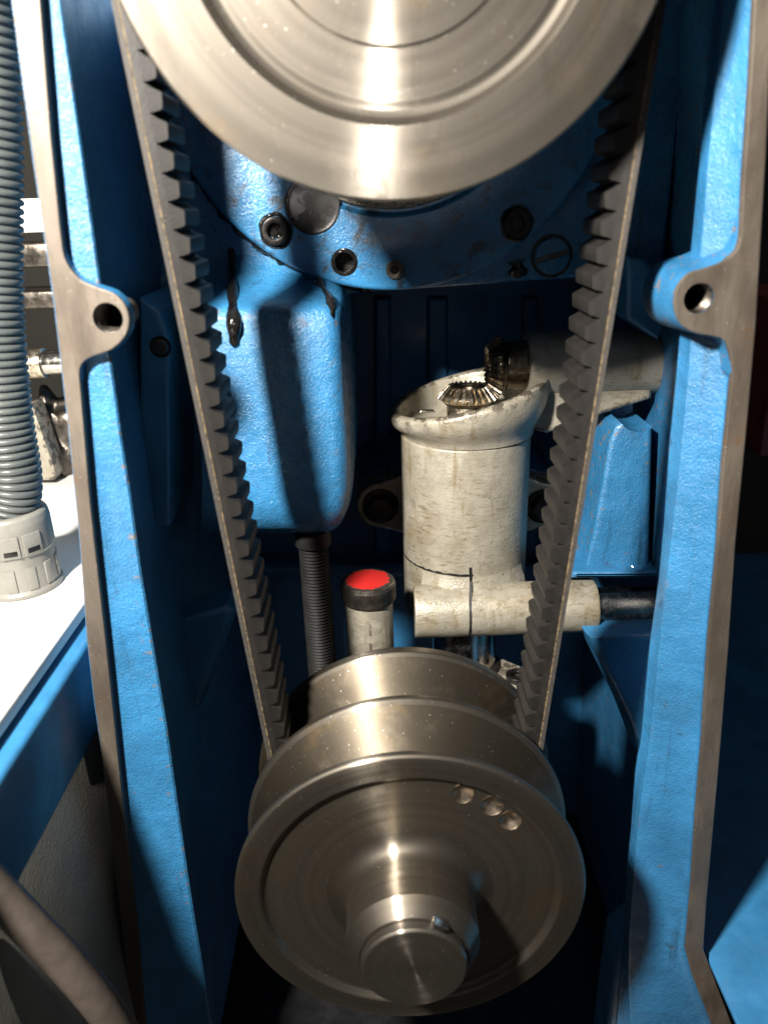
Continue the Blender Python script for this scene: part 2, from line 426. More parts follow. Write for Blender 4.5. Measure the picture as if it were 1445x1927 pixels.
def rim(outer, inner, d0, d1):
    pts = [at(x, y, d0) for x, y in outer] + [at(x, y, d0) for x, y in reversed(inner)]
    return prism([(p.x, p.z) for p in pts], d0, d1, 0.5, 2)
L_rim = [(62,-160),(75,0),(95,250),(112,420),(118,470)] + [(v.x, v.y) for v in smoothline([(121,483,0),(132,505,0),(153,527,0),(185,541,0),(214,552,0),(236,575,0),(243,605,0),(234,634,0),(208,658,0),(170,672,0),(153,686,0),(149,705,0)], 5)] + [(152,740),(170,950),(200,1220),(230,1502),(260,1766),(272,1917),(284,2060)]
R_rim = [(1428,-160),(1420,0),(1411,171),(1399,343),(1395,430)] + [(v.x, v.y) for v in smoothline([(1393,450,0),(1384,473,0),(1356,493,0),(1325,504,0),(1295,514,0),(1275,538,0),(1268,572,0),(1278,606,0),(1305,625,0),(1340,632,0),(1362,640,0),(1374,664,0),(1378,700,0)], 5)] + [(1371,772),(1362,860),(1350,1036),(1338,1160),(1334,1200),(1323,1381),(1310,1539),(1300,1690),(1291,1790),(1304,1841),(1338,1927),(1385,2060)]
rims = [wobj('rim', rim(L_out, L_rim, RD, RD+3), RIM, H), wobj('rim', rim(R_out, R_rim, RD, RD+3), RIM, H)]
def boss_poly(pts, d): return [(p.x, p.z) for p in (at(x, y, d) for x, y in pts)]
bl = [(v.x, v.y) for v in smoothline([(100,440,0),(120,478,0),(132,504,0),(153,526,0),(185,540,0),(214,551,0),(237,575,0),(244,605,0),(235,635,0),(208,659,0),(170,674,0),(153,688,0),(148,720,0),(120,700,0),(105,560,0)], 5, True)]
br = [(v.x, v.y) for v in smoothline([(1410,400,0),(1394,452,0),(1384,474,0),(1356,492,0),(1325,503,0),(1294,513,0),(1274,538,0),(1267,572,0),(1277,607,0),(1305,626,0),(1340,633,0),(1361,641,0),(1374,664,0),(1379,710,0),(1405,700,0),(1415,560,0)], 5, True)]
bosses = [wobj('boss', prism(boss_poly(bl, RD+0.6), RD+0.6, RD+7, 0.6, 2, grow=0.4), BLU, H), wobj('boss', prism(boss_poly(br, RD+0.6), RD+0.6, RD+34, 0.6, 2, grow=2.0), BLU, H)]
for i, (px, py) in enumerate(((203, 598), (1315, 561))):
    c = at(px, py, RD)
    def cut():
        return wobj('cut', mv(Yrot(lathe([(0,-26),(6.3,-26),(6.3,8),(0,8)], 40)), c), None)
    boolean(rims[i], [cut()]); boolean(bosses[i], [cut()]); boolean((lw, rw)[i], [cut()])
    prof = [(7.0, -1.2), (6.25, -1.6)]
    for k in range(14): prof += [(6.25, -2.2-1.5*k), (5.55, -2.9-1.5*k)]
    prof += [(6.2, -24), (0, -24.5)]
    wobj('threaded_hole', mv(Yrot(lathe(prof, 40)), c), DSTEEL, bosses[i])

# back of the housing
def slab(x0, y0, x1, y1, d, th, bev=3.0, grow=0.0, mat=BLUP, name='back_panel', pts=None, parent=H, sm=35):
    poly = pts or [(x0, y0), (x1, y0), (x1, y1), (x0, y1)]
    q = [at(x, y, d) for x, y in poly]
    return wobj(name, prism([(p.x, p.z) for p in q], d, d+th, bev, 4, grow), mat, parent, sm)
BD = 626.0
slab(180, 420, 1300, 1980, BD, 12)
# lower back, sloping forward towards the sump
z0, z1 = at(700, 1320, BD).z, -470
wobj('sump_floor', loft([[(-150, BD, -600), (190, BD, -600)], [(-150, 250, -610), (190, 250, -610)]]), m_simple('oily sump', (0.012, 0.012, 0.013), 0.3, scale=40), H)
# headstock wall that carries the bearing flange
WD = 472.0
w0 = at(700, 548, WD).z
hw = [(-150, 190), (170, 190), (170, at(1190, 520, WD).z), (at(1000, 528, WD).x, at(1000, 528, WD).z), (at(760, 552, WD).x, w0), (at(560, 556, WD).x, at(560, 560, WD).z), (-150, at(300, 560, WD).z)]
wobj('headstock_wall', prism(hw, WD, BD+1, 4.0, 4), BLU2, H)
# ribs on the back panel
for x0, x1, y0, y1, th in ((706, 734, 560, 1075, 7), (806, 842, 560, 1075, 5), (985, 1012, 560, 1075, 8), (1085, 1110, 560, 1075, 8)):
    slab(x0, y0, x1, y1, BD-th, th+1, 2.5, 1.5, name='rib')
slab(440, 1062, 1160, 1086, BD-22, 23, 4, 0, name='rib')
# left plate and the hanging casting block
PD = 468.0
slab(0, 0, 0, 0, PD, 60, 4, 0, name='wall_plate', pts=[(150, 500), (330, 520), (480, 560), (480, 985), (330, 1000), (250, 1010), (150, 1010)])
BK = 412.0
brow = [(425,640,480),(470,640,474),(510,640,466),(535,641,454),(552,642,440),(565,642,427),(575,642,419),(585,643,415),(602,644,413),(650,647,412),(720,651,412),(800,656,412),(870,660,412),(920,659,412),(950,655,413),(970,649,414),(985,641,417),(994,632,421),(1000,622,427),(1003,612,436),(1004,600,450)]
rows = []
for y, xr, d in brow:
    q0 = at(xr, y, d+10)
    pts_ = [at(380, y, d), at(430, y, d), at(500, y, d-0.6), at(560, y, d-0.6), at(xr-34, y, d), at(xr-22, y, d+0.8), at(xr-12, y, d+3), at(xr-4, y, d+6.5), q0, q0+Vector((1.5, 12, 0)), Vector((q0.x+2, 530, q0.z))]
    rows.append(pts_)
wobj('casting_block', loft(rows), BLUB, H, 75)
# right inner plate, left outline shaped to stand for a shadow edge, with its hole, the sill and the gusset
RP = 462.0
rp = slab(0, 0, 0, 0, RP, 60, 3, 0, mat=BLUB, name='wall_plate', pts=[(1148, 830), (1160, 803), (1185, 788), (1229, 778), (1222, 1088), (1098, 1088), (1118, 1000), (1136, 900)])
cutc = at(1207, 772, RP)
boolean(rp, [wobj('cut', mv(Yrot(lathe([(0,-40),(14,-40),(14,10),(0,10)], 32)), cutc), None), wobj('cut', mv(Yrot(lathe([(0,-30),(5.5,-30),(5.5,10),(0,10)], 24)), at(1196, 1082, RP)), None)])
slab(0, 0, 0, 0, 452, 110, 3, 0, name='sill', pts=[(1075, 1076), (1240, 1076), (1240, 1090), (1075, 1090)])
slab(0, 0, 0, 0, 425, 26, 5, 2, name='gusset', pts=[(1104, 1196), (1270, 1190), (1270, 1450), (1214, 1440), (1180, 1350)])
slab(0, 0, 0, 0, 452, 90, 3, 0, name='wall_plate', pts=[(1180, 480), (1215, 485), (1270, 560), (1240, 640), (1180, 600)])
# left diagonal gusset
slab(0, 0, 0, 0, 425, 20, 4, 2, name='gusset', pts=[(300, 1440), (345, 1410), (440, 1150), (425, 1140), (300, 1180)])
# foot of the right wall and floor of the sump
slab(0, 0, 0, 0, 366, 30, 8, 0, name='foot', pts=[(1165, 1800), (1200, 1770), (1300, 1770), (1360, 1927), (1400, 2060), (1130, 2060), (1150, 1900)])

# small fixings that belong to the housing
def socket_screw(p, r, parent, mat=BLK, name='socket_screw', depth=4):
    o = wobj(name, mv(Yrot(lathe(rnd([(r, -3), (r, depth), (r*0.55, depth), (r*0.55, depth-3.2)], 0.8, 3) , 40)), p), mat, parent)
    hx = Yrot(lathe([(r*0.55, depth-3.2), (r*0.5, depth-3.2), (r*0.46, 0.5), (0, 0.3)], 6)); wobj('hex_recess', mv(hx, p), GREASE, o)
    return o
slab(0, 0, 0, 0, 400, 60, 2, 0, name='wall_plate', pts=[(262, 560), (300, 585), (318, 640), (318, 990), (262, 1000)])
p = at(300, 652, 400); wobj('dowel_pin', mv(Yrot(lathe(rnd([(4.0, -2), (4.0, 1.5), (0, 1.5)], 0.4), 32)), p), DSTEEL, H)
wobj('dowel_recess', mv(Yrot(lathe([(4.0, 0.2), (5.6, 0.25)], 32)), at(302, 652, 400)), GREASE, H)
p = at(1038, 481, WD)
ss = wobj('slotted_screw', mv(Yrot(lathe(rnd([(10.2, -1), (10.2, 2.4), (0, 2.6)], 0.8), 48)), p), BLU2, H)
cutb = box(-1.7, 1.7, -3, -1.2, -14, 14); bmesh.ops.rotate(cutb, verts=cutb.verts, cent=(0,0,0), matrix=Matrix.Rotation(R(76), 3, 'Y'))
boolean(ss, [wobj('cut', mv(cutb, p), None)])
sl = box(-1.65, 1.65, -1.32, -1.0, -9.7, 9.7); bmesh.ops.rotate(sl, verts=sl.verts, cent=(0,0,0), matrix=Matrix.Rotation(R(76), 3, 'Y'))
wobj('slot', mv(sl, p), DSTEEL, ss)
wobj('screw_seat', mv(Yrot(lathe([(10.3, 0.2), (12.2, 0.25), (12.4, -0.5)], 48)), p), GREASE, ss)
# grease runs below the flange
def bdep(y): return interp([(d, yy) for yy, xr, d in brow], y)
def run(pts, r0, d=None, name='grease_run'):
    P = [at(x, y, d if d else bdep(y)-0.2) for x, y in pts]
    P = smoothline(P, 6); n = len(P)
    rad = [r0*(1.35 - 0.75*min(1, 4*t) + 0.62*math.exp(-((t-0.66)/0.2)**2))*(1+0.10*math.sin(9*t*r0)+random.uniform(-0.04, 0.04))*min(1, 7*(1-t)+0.08) for t in (i/(n-1) for i in range(n))]
    bm = tube(P, rad, 14)
    if d:
        for v in bm.verts: v.co.y = d + (v.co.y-d)*0.45
    wobj(name, bm, GREASE, H, 60)
run([(432,432),(436,470),(437,510),(438,550),(440,600),(441,640),(441,655)], 3.3)
run([(600,530),(612,548),(622,566),(625,596)], 2.2)
run([(972,490),(974,505),(974,524)], 5.0, WD)

# ================================================================== bearing flange
FD = 456.0
fc = Vector((10.7, FD, 75.6)); FR = 123.4
BF = tag(empty('bearing_flange', (fc.x, FD, fc.z-FR)), 'round blue bearing flange bolted behind the large top pulley', 'flange')
fp = wobj('flange_plate', mv(Yrot(lathe(rnd([(0, -17), (FR, -17), (FR, -1.5), (FR-1.5, 0), (84, 0), (82, -5), (0, -5)], 0.8, 3), 128)), fc), BLUF, BF)
wobj('bearing_ring', mv(Yrot(lathe(rnd([(80, -4.9), (80, -1.5), (66, -1.0), (66, -5)], 0.8), 96)), fc), m_simple('pitted bearing ring', (0.12, 0.105, 0.085), 0.4, 0.8, var=0.6, scale=420, bump=0.002, bs=700), BF)
cuts = []
for px, py, r in ((588, 386, 15.2), (648, 493, 5.6)):
    cuts.append(wobj('cut', mv(Yrot(lathe([(0,-12),(r,-12),(r,5),(0,5)], 40)), at(px, py, FD)), None))
boolean(fp, cuts)
pl = wobj('plug', mv(Yrot(lathe(rnd([(15.0, -10), (15.0, -1.2), (13.0, -1.6), (0, -2.6)], 0.8), 48)), at(588, 386, FD)), m_simple('oily black cap', (0.010, 0.008, 0.007), 0.30, 0.0, bump=0.00005), BF)
wobj('oil_hole', mv(Yrot(lathe([(7.8, -0.2), (7.3, 0.35), (6.2, 0.5), (5.3, 0.0), (5.2, -10), (0, -10)], 32)), at(648, 493, FD)), GREASE, BF)
nz = wobj('oil_nozzle', mv(Yrot(lathe(rnd([(5.2, -2), (5.2, 1.6), (2.3, 1.2), (2.2, 0.3)], 0.6), 32)), at(743, 507, FD)), DSTEEL, BF)
wobj('nozzle_bore', mv(Yrot(lathe([(2.3, 0.5), (0, 0.3)], 16)), at(743, 507, FD)), GREASE, nz)
for px, py in ((519, 434), (972, 420)):
    s_ = socket_screw(at(px, py, FD), 7.6, BF)
    bm = lathe(rnd([(9.6, 0.05), (8.6, 1.0), (7.6, 0.4)], 0.4), 40)
    for v in bm.verts:
        k = 1 + 0.05*math.sin(2*math.atan2(v.co.y, v.co.x)+px) + 0.03*math.sin(5*math.atan2(v.co.y, v.co.x)+1) + random.uniform(-0.02, 0.02); v.co.x *= k; v.co.y *= k
    wobj('grease_collar', mv(Yrot(bm), at(px, py, FD)), GREASE, s_)
# grease squeezed out along the flange joint
bm = bmesh.new(); pts = []
for k in range(60):
    a = R(188 + 76*k/59); pts.append(Vector((fc.x + (FR+0.6)*math.cos(a), FD+12, fc.z + (FR+0.6)*math.sin(a))))
wobj('grease_bead', tube(pts, [1.6+2.6*abs(math.sin(k*0.7))*random.random() for k in range(60)], 8), GREASE, BF)

# ================================================================== large upper pulley
uc = Vector((8.6, 305.0, 96.6)); UR = 97.1
UP = empty('grooved_pulley', (uc.x, uc.y, uc.z), AX)
tag(UP, 'large turned steel pulley disc at the top, partly out of frame', 'pulley')
prof = rnd([(72.0, 0), (UR-0.8, 0), (UR, -0.8), (UR, -9), (UR-1, -10), (70, -24), (40, -24)], 0.5, 3)
obj('rim_ring', lathe(prof, 192), TUR, UP)
prof = rnd([(72.0, 0), (70.6, -1.2), (69.5, -4.6), (66.5, -5.8), (64, -5.2)], 0.9, 4)
obj('recess_groove', lathe(prof, 192), TUR, UP)
obj('web', lathe(rnd([(64, -5.2), (47.2, -4.9), (46.5, -4.2), (24, -4.0), (23, -4)], 0.4, 3), 192), TUR, UP)
obj('spindle_hub', lathe(rnd([(23.0, -6), (23.0, 6.5), (21.5, 8), (15, 8), (14, -10), (0, -10)], 0.6, 3), 96), BLK, UP)
obj('sheave', lathe(rnd([(40, -24), (60, -36), (70, -50), (UR-12, -58), (UR-12, -62), (30, -62), (30, -140)], 0.8, 3), 128), TURD, UP)

# ================================================================== lower pulley with its shaft
lc = Vector((6.8, 280.0, -318.6)); LR = 86.4
LP = empty('stepped_pulley', (lc.x, lc.y, lc.z), AX)
tag(LP, 'lower two-groove steel pulley with protruding keyed shaft end', 'pulley')
prof = rnd([(74.5, 0), (LR-1.2, 0), (LR, -1.2), (LR, -4.0), (LR-1.5, -5.0), (60, -21), (60, -24)], 0.5, 3)
ff = obj('flange', lathe(prof, 192), TURD, LP)
obj('face_step', lathe(rnd([(74.5, 0), (73.6, -0.6), (72.2, -3.0), (70.6, -3.4), (70, -3.3)], 0.6, 4), 192), TURD, LP)
web = obj('web', lathe(rnd([(70, -3.3), (42, -3.0), (41.5, -3.0)], 0.2, 2), 192), TURW, LP)
dm = []
for px, py, rr in ((870, 1495, 5.2), (926, 1517, 5.4), (960, 1545, 5.2)):
    q = at(px, py, 283.0); lx, lz = q.x - lc.x, q.z - lc.z
    dm.append((lx, lz, rr))
bmw = bmesh.new()
# web is rebuilt with true drilled dimples: boolean on a solid disc
bpy.data.objects.remove(web, do_unlink=True)
web = obj('web', lathe([(0, -8), (70, -8), (70, -3.3), (42, -3.0), (0, -3.0)], 192), TURW, LP)
cts = []
for lx, lz, rr in dm:
    c = obj('cut', mv(lathe([(0, -6.4), (rr, -3.6), (rr, 1), (0, 1)], 40), (lx, lz, 0)), None, LP); cts.append(c)
boolean(web, cts)
for lx, lz, rr in dm:
    obj('drilled_dimple', mv(lathe([(rr+0.25, -2.95), (rr, -3.5), (rr*0.55, -4.8), (0.3, -6.2), (0, -6.2)], 40), (lx, lz, 0)), DRILL, LP)
hubp = [(42, -3.05)] + [(42 - 11*math.sin(R(a)), -3.05 + 9*(1-math.cos(R(a)))) for a in range(10, 91, 10)] + [(31, 25)]
obj('hub', lathe(hubp, 160), TURD, LP)
obj('hub_chamfer', lathe(rnd([(31, 25), (30.7, 25.4), (25.6, 33), (24.3, 33.2), (24.2, 30)], 0.3, 3), 160), TURD, LP)
sh = obj('shaft', lathe(rnd([(24.0, -140), (24.0, 37), (23.0, 38), (0, 38)], 0.3, 3), 160), TUR, LP)
kx = box(-3.6, 3.6, -4.0, 3.0, 20, 36.4, 0.4); bmesh.ops.translate(kx, verts=kx.verts, vec=(0, 23.6, 0))
bmesh.ops.rotate(kx, verts=kx.verts, cent=(0, 0, 0), matrix=Matrix.Rotation(R(-28), 3, 'Z')); obj('key', kx, CHR, sh)
mid = rnd([(LR-2.4, -41.8), (LR-0.6, -43.2), (LR, -44.2), (LR, -46.6), (LR-1.2, -47.4), (60, -66), (60, -68)], 0.5, 3)
obj('flange', lathe(mid, 192), TURD, LP)
obj('groove_wall', lathe(rnd([(60, -22), (62, -26), (LR-2.4, -41.8)], 0.5, 3), 192), TURG, LP)
obj('groove_wall', lathe(rnd([(60, -66), (62, -70), (LR-2.0, -85.2)], 0.5, 3), 192), TURG, LP)
rear = rnd([(LR-2.0, -85.2), (LR-0.4, -86.6), (LR, -87.4), (LR, -92), (LR-2, -94), (30, -94)], 0.5, 3)
obj('flange', lathe(rear, 192), TURD, LP)

# ================================================================== toothed belt
BX = tag(empty('drive_belt', (lc.x, 346.5, lc.z-72)), 'dark cogged rubber drive belt running between the two pulleys', 'belt')
ro_u, ro_l, BW, BT, PITCH = 104.7, 69.9, 32.0, 11.2, 10.55
Cu, Cl = Vector((8.6, 96.6)), Vector((6.8, -318.6))
dv = Cu - Cl; D = dv.length; ang = math.atan2(dv.y, dv.x); be = math.asin((ro_u-ro_l)/D)
# outward normals of the two tangent lines
nR = Vector((math.cos(ang - math.pi/2 + be), math.sin(ang - math.pi/2 + be)))
nL = Vector((math.cos(ang + math.pi/2 - be), math.sin(ang + math.pi/2 - be)))
segL = [Cu + nL*ro_u, Cl + nL*ro_l]; segR = [Cl + nR*ro_l, Cu + nR*ro_u]
def belt_path():
    """list of (length, func(s) -> (point, outward normal))"""
    out = []
    def line(a, b, n): return ((b-a).length, lambda s, a=a, b=b, n=n: (a + (b-a).normalized()*s, n))
    def arc(c, r, a0, a1): return (abs(a1-a0)*r, lambda s, c=c, r=r, a0=a0, sg=(1 if a1 > a0 else -1): (c + Vector((math.cos(a0+sg*s/r), math.sin(a0+sg*s/r)))*r, Vector((math.cos(a0+sg*s/r), math.sin(a0+sg*s/r)))))
    aL, aR = math.atan2(nL.y, nL.x), math.atan2(nR.y, nR.x)
    out.append(line(segL[0], segL[1], nL))
    out.append(arc(Cl, ro_l, aL, aR + 2*math.pi))
    out.append(line(segR[0], segR[1], nR))
    out.append(arc(Cu, ro_u, aR, aL))
    return out
path = belt_path(); TOT = sum(l for l, f in path)
def bp(s):
    s %= TOT
    for l, f in path:
        if s <= l: return f(s)
        s -= l
    return path[-1][1](path[-1][0])
NT = round(TOT/PITCH); pit = TOT/NT
YB0 = 330.5                                    # front edge of the belt at its widest
def side(h): return 0.16*h                     # V taper per side at depth h below the outer face
def band(h0, h1, extra=0.0, n=420):
    rows = []
    for k in range(n):
        P, nn = bp(TOT*k/n)
        def pt(h, front):
            q = P - nn*h; y = (YB0 + side(h) - extra) if front else (YB0 + BW - side(h) + extra)
            return (q.x, y, q.y)
        rows.append([pt(h0, 1), pt(h0, 0), pt(h1, 0), pt(h1, 1)])
    rows.append(rows[0])
    bm = loft(rows, True); bmesh.ops.remove_doubles(bm, verts=bm.verts, dist=0.001); return bm
wobj('band', band(2.6, 5.75), RUB, BX, 30)
wobj('fabric_cover', band(0.0, 1.9, 0.25), FAB, BX, 30)
wobj('cord_layer', band(1.9, 2.6, 0.05), CORD, BX, 30)
# one tooth, shared by all: local x along the belt, z inward height, y across
bmT = bmesh.new()
tw = [(-5.28, -1.2), (-5.27, 0.0), (-4.95, 0.45), (-4.45, 1.1), (-3.75, 3.0), (-3.3, 4.4), (-2.95, 5.0), (-2.4, 5.4), (2.4, 5.4), (2.95, 5.0), (3.3, 4.4), (3.75, 3.0), (4.45, 1.1), (4.95, 0.45), (5.27, 0.0), (5.28, -1.2)]
rowsT = []
for fr in (1, 0):
    rowsT.append([(x, (side(5.7+z) if fr else BW - side(5.7+z)), z) for x, z in tw])
vA = [bmT.verts.new(p) for p in rowsT[0]]; vB = [bmT.verts.new(p) for p in rowsT[1]]
for i in range(len(tw)-1): bmT.faces.new((vA[i], vA[i+1], vB[i+1], vB[i]))
bmT.faces.new(vA[::-1]); bmT.faces.new(vB)
tooth0 = obj('tooth', bmT, RUB, BX, 38)
bxo = BX.location - Vector((0, 0, ZC))
for k in range(NT):
    P, nn = bp(pit*(k+0.35)); q = P - nn*5.7
    tx = Vector((nn.y, -nn.x))
    M = Matrix(((tx.x, 0, -nn.x, q.x*0.001-bxo.x), (0, 1, 0, YB0*0.001-bxo.y), (tx.y, 0, -nn.y, q.y*0.001-bxo.z), (0, 0, 0, 1)))
    if k == 0: tooth0.matrix_local = M
    else: copyo(tooth0, BX, M)

# ================================================================== cream gear housing
GD = 492.0
g1 = at(880, 748, GD); GX = g1.x; GZ = g1.z + 20            # apex of the bevel pair: (GX, GD, GZ)
G = tag(empty('gear_housing', (GX, GD, -290)), 'cream painted gear column with open slanted bowl and horizontal arms', 'gearbox')
zt = at(872, 850, GD-42).z; zb = -272.0
cxp = at(874, 960, GD).x
col_ = lathe(rnd([(0, zb), (42.6, zb), (42.8, zt), (41.5, zt+0.6), (41.5, zt+1.4)], 2.0, 4), 128)
wobj('column', mv(col_, (cxp, GD, 0)), CREAM, G)
# bowl: lathe whose upper rings follow the slanted mouth
zl, zr = at(735, 782, GD).z, at(1024, 716, GD).z
kx_ = (zr - zl)/104.0
def mouth(x, y): return -115.5 + 0.235*x + 0.02*y
prof = [('a', 42.9, 0.02), ('a', 43.3, 0.10), ('a', 44.6, 0.20), ('a', 47.0, 0.32), ('a', 49.6, 0.46), ('a', 51.2, 0.60), ('a', 51.9, 0.74), ('a', 52.1, 0.88),
        ('m', 51.6, -0.9), ('m', 50.4, 0.0), ('m', 47.2, 0.1), ('m', 45.9, -0.9), ('m', 45.2, -3.0), ('f', 43.6, 3.0), ('f', 41.0, 0.0), ('f', 0, 0)]
bm = bmesh.new(); n = 128; rings = []
zf = -137.0
for kind, r, z in prof:
    ring = []
    for i in range(n):
        a = 2*math.pi*i/n; x, y = r*math.cos(a), r*math.sin(a)
        zm = mouth(x, y)
        zz = (zt+0.6) + z*(zm-0.6-zt) if kind == 'a' else (zm + z if kind == 'm' else zf + z)
        ring.append(bm.verts.new((x, y, zz)))
    rings.append(ring)
for A, B in zip(rings[:-1], rings[1:-1]):
    for i in range(n): bm.faces.new((A[i], A[(i+1) % n], B[(i+1) % n], B[i]))
bm.faces.new(rings[-2])
for v in rings[-1]: bm.verts.remove(v)
wobj('bowl', mv(bm, (GX, GD, 0)), CREAM, G, 50)
# upper arm with its web
xa, xb = at(988, 690, GD).x, at(1262, 690, GD-10).x
arm = lathe(rnd([(12, 0), (20.2, 0), (20.8, 3), (20.4, 12), (20.4, xb-xa)], 1.2, 4), 96)
ua = wobj('bearing_arm', mv(Xrot(arm), (xa, GD, GZ)), CREAM, G)
qs = [at(1000, 700, GD), at(1215, 700, GD), at(1215, 742, GD), at(1120, 772, GD), at(1022, 806, GD), at(990, 800, GD)]
wobj('arm_web', prism([(p_.x, p_.z) for p_ in qs], GD-13, GD+13, 3, 3), CREAM, G)
# lower clamp arm and steel rod in it
AD = 452.0
a0, a1 = at(779, 1145, AD), at(1117, 1145, AD)
za = a0.z*0.5 + a1.z*0.5
la = lathe(rnd([(0, 0), (17.4, 0), (17.8, 1.5), (17.4, a1.x-a0.x), (11, a1.x-a0.x)], 1.4, 4), 96)
wobj('clamp_arm', mv(Xrot(la), (a0.x, AD, za)), CREAM, G)
# blend between column and arm
bl_rows = []
for k in range(15):
    a = R(-46 + 104*k/14); x = cxp + 43.5*math.sin(a)
    bl_rows.append([(cxp + 42.5*math.sin(a), GD - 42.5*math.cos(a), za+27), (cxp + 43.2*math.sin(a), GD - 43.4*math.cos(a), za+20.5), (cxp+45*math.sin(a), GD - 46.0*math.cos(a), za+16.2), (cxp + 46*math.sin(a), min(GD - 47*math.cos(a), AD+14), za+10)])
wobj('fillet', loft(bl_rows), CREAM, G, 70)
# ears with bolts
for px, hw_ in ((716, 1), (1022, -1)):
    c = at(px, 952, 526.0); pts = []
    for k in range(13):
        a = R(90 + 180*k/12); pts.append((c.x + hw_*17.5*math.cos(a), c.z + 17.5*math.sin(a)))
    pts = pts + [(c.x + hw_*18, c.z - 23), (c.x + hw_*30, c.z - 24), (c.x + hw_*30, c.z + 27), (c.x + hw_*18, c.z + 25)]
    er = wobj('mounting_ear', prism(pts, 526, 548, 1.6, 3, 1), CREAM, G)
    wobj('ear_pad', prism([(x_*1.0 + (0), z_+2) for x_, z_ in pts], 548, BD+1, 0, 1, 3), BLU2, G)
    b_ = wobj('washer', mv(Yrot(lathe(rnd([(13.2, 0), (13.2, 2), (6, 2)], 0.5), 48)), c), BLK, er)
    wobj('hex_bolt', mv(Yrot(lathe(rnd([(10.2, 2), (10.2, 8.5), (9.2, 9.4), (0, 9.4)], 0.4, 2), 6)), c), BLK, er)
# roll pin in the bowl floor
pc = atz(802, 772, zf+1.5)
rp_ = box(-5.4, 5.4, -1.7, 1.7, -1, 1.4, 1.2, 3); wobj('roll_pin', mv(rp_, (pc.x, pc.y, zf+0.8)), CHR, G)
# black marker lines across the clamp joint
zln = at(800, 1077, GD-36).z
rows = []
pa = math.atan2(at(764, 1066, GD).x - cxp, 42)
for k in range(31):
    a = R(-86) + (math.asin(max(-1, min(1, (at(890, 1085, GD-42).x - cxp)/42.8))) + R(86))*k/30
    rr = 42.95; w_ = 0.8*(0.6+0.7*random.random()); zj = random.uniform(-0.22, 0.22)
    rows.append([(cxp + rr*math.sin(a), GD - rr*math.cos(a), zln + zj + w_), (cxp + rr*math.sin(a), GD - rr*math.cos(a), zln + zj - w_)])
wobj('marker_line', loft(rows), INK, G)
xv = at(886, 1130, AD-17).x; rows = []
for k in range(25):
    a = R(-38 + 128*k/24); w_ = 0.9*(0.8+0.4*random.random())
    rr = 17.75
    rows.append([(xv-w_, AD - rr*math.cos(a), za - rr*math.sin(a)), (xv+w_, AD - rr*math.cos(a), za - rr*math.sin(a))])
for v in (at(886, 1094, GD-43.4), at(885, 1068, GD-43.2)):
    rows.insert(0, [(v.x-0.9, GD - 46.4 if v.z < za+18 else GD-43.2, v.z), (v.x+0.9, GD - 46.4 if v.z < za+18 else GD-43.2, v.z)])
wobj('marker_line', loft(rows), INK, G)

cr_ = tag(wobj('cross_rod', mv(Xrot(lathe(rnd([(0, 0), (12.2, 0), (12.2, 78), (0, 78)], 0.8), 64)), (a1.x-30, AD, za-0.5)), m_simple('oily rod steel', (0.22, 0.2, 0.175), 0.24, 1.0, var=0.3, scale=200, bump=0.0003, bs=900)), 'dark steel rod leaving the cream lower arm towards the right wall', 'rod')

# bevel gears
def bevel(name, label, M, teeth, mat, hubmat, phase=0.0):
    """local Z from the large end to the apex; apex at z = 0"""
    o = bpy.data.objects.new(name, None); COL.objects.link(o); o.matrix_world = M; tag(o, label, 'gear', 'pair of meshing gear wheels')
    obj('gear_body', lathe(rnd([(8, -23.5), (15.2, -23.5), (16.0, -22.5), (17.2, -20), (17.0, -18.2), (11.4, -12.4), (9.6, -14.2), (6, -14.4), (5.4, -20)], 0.3, 2), 88), hubmat, o)
    obj('gear_hub', lathe(rnd([(13.6, -38), (13.6, -23.4), (8, -23.4)], 0.5), 64), GEAR if mat is GEAR else GEARD, o)
    bm = bmesh.new()
    wl_, wt, wl2, wt2 = 2.15, 1.25, 1.3, 0.75
    big = [(-wl_, 17.6, -21.2), (wl_, 17.6, -21.2), (wt, 19.9, -19.2), (-wt, 19.9, -19.2)]
    sm_ = [(-wl2, 11.2, -13.0), (wl2, 11.2, -13.0), (wt2, 12.9, -11.6), (-wt2, 12.9, -11.6)]
    A = [bm.verts.new((y, x, z)) for x, y, z in big]; B = [bm.verts.new((y, x, z)) for x, y, z in sm_]
    bm.faces.new(A); bm.faces.new(B[::-1])
    for i in range(4): bm.faces.new((A[i], B[i], B[(i+1) % 4], A[(i+1) % 4]))
    t0 = obj('gear_tooth', bm, mat, o, 0)
    for k in range(teeth):
        Mz = Matrix.Rotation(phase + 2*math.pi*k/teeth, 4, 'Z')
        if k == 0: t0.matrix_local = Mz
        else: copyo(t0, o, Mz)
    return o
ap = W3((GX, GD, GZ))
bevel('bevel_gear', 'bright shiny gear wheel lying flat inside the cream bowl', Matrix.Translation(ap), 24, GEAR, GEARD)
bevel('bevel_gear', 'dark oily gear wheel standing on edge by the upper arm', Matrix.Translation(ap) @ Matrix.Rotation(R(-90), 4, 'Y'), 24, GEARD, GEARD, math.pi/24)
wobj('bushing', mv(Xrot(lathe(rnd([(8, 0), (15.6, 0), (15.6, xa-GX-22.5), (8, xa-GX-22.5)], 0.6), 64)), (GX+23.6, GD, GZ)), GEARD, ua)

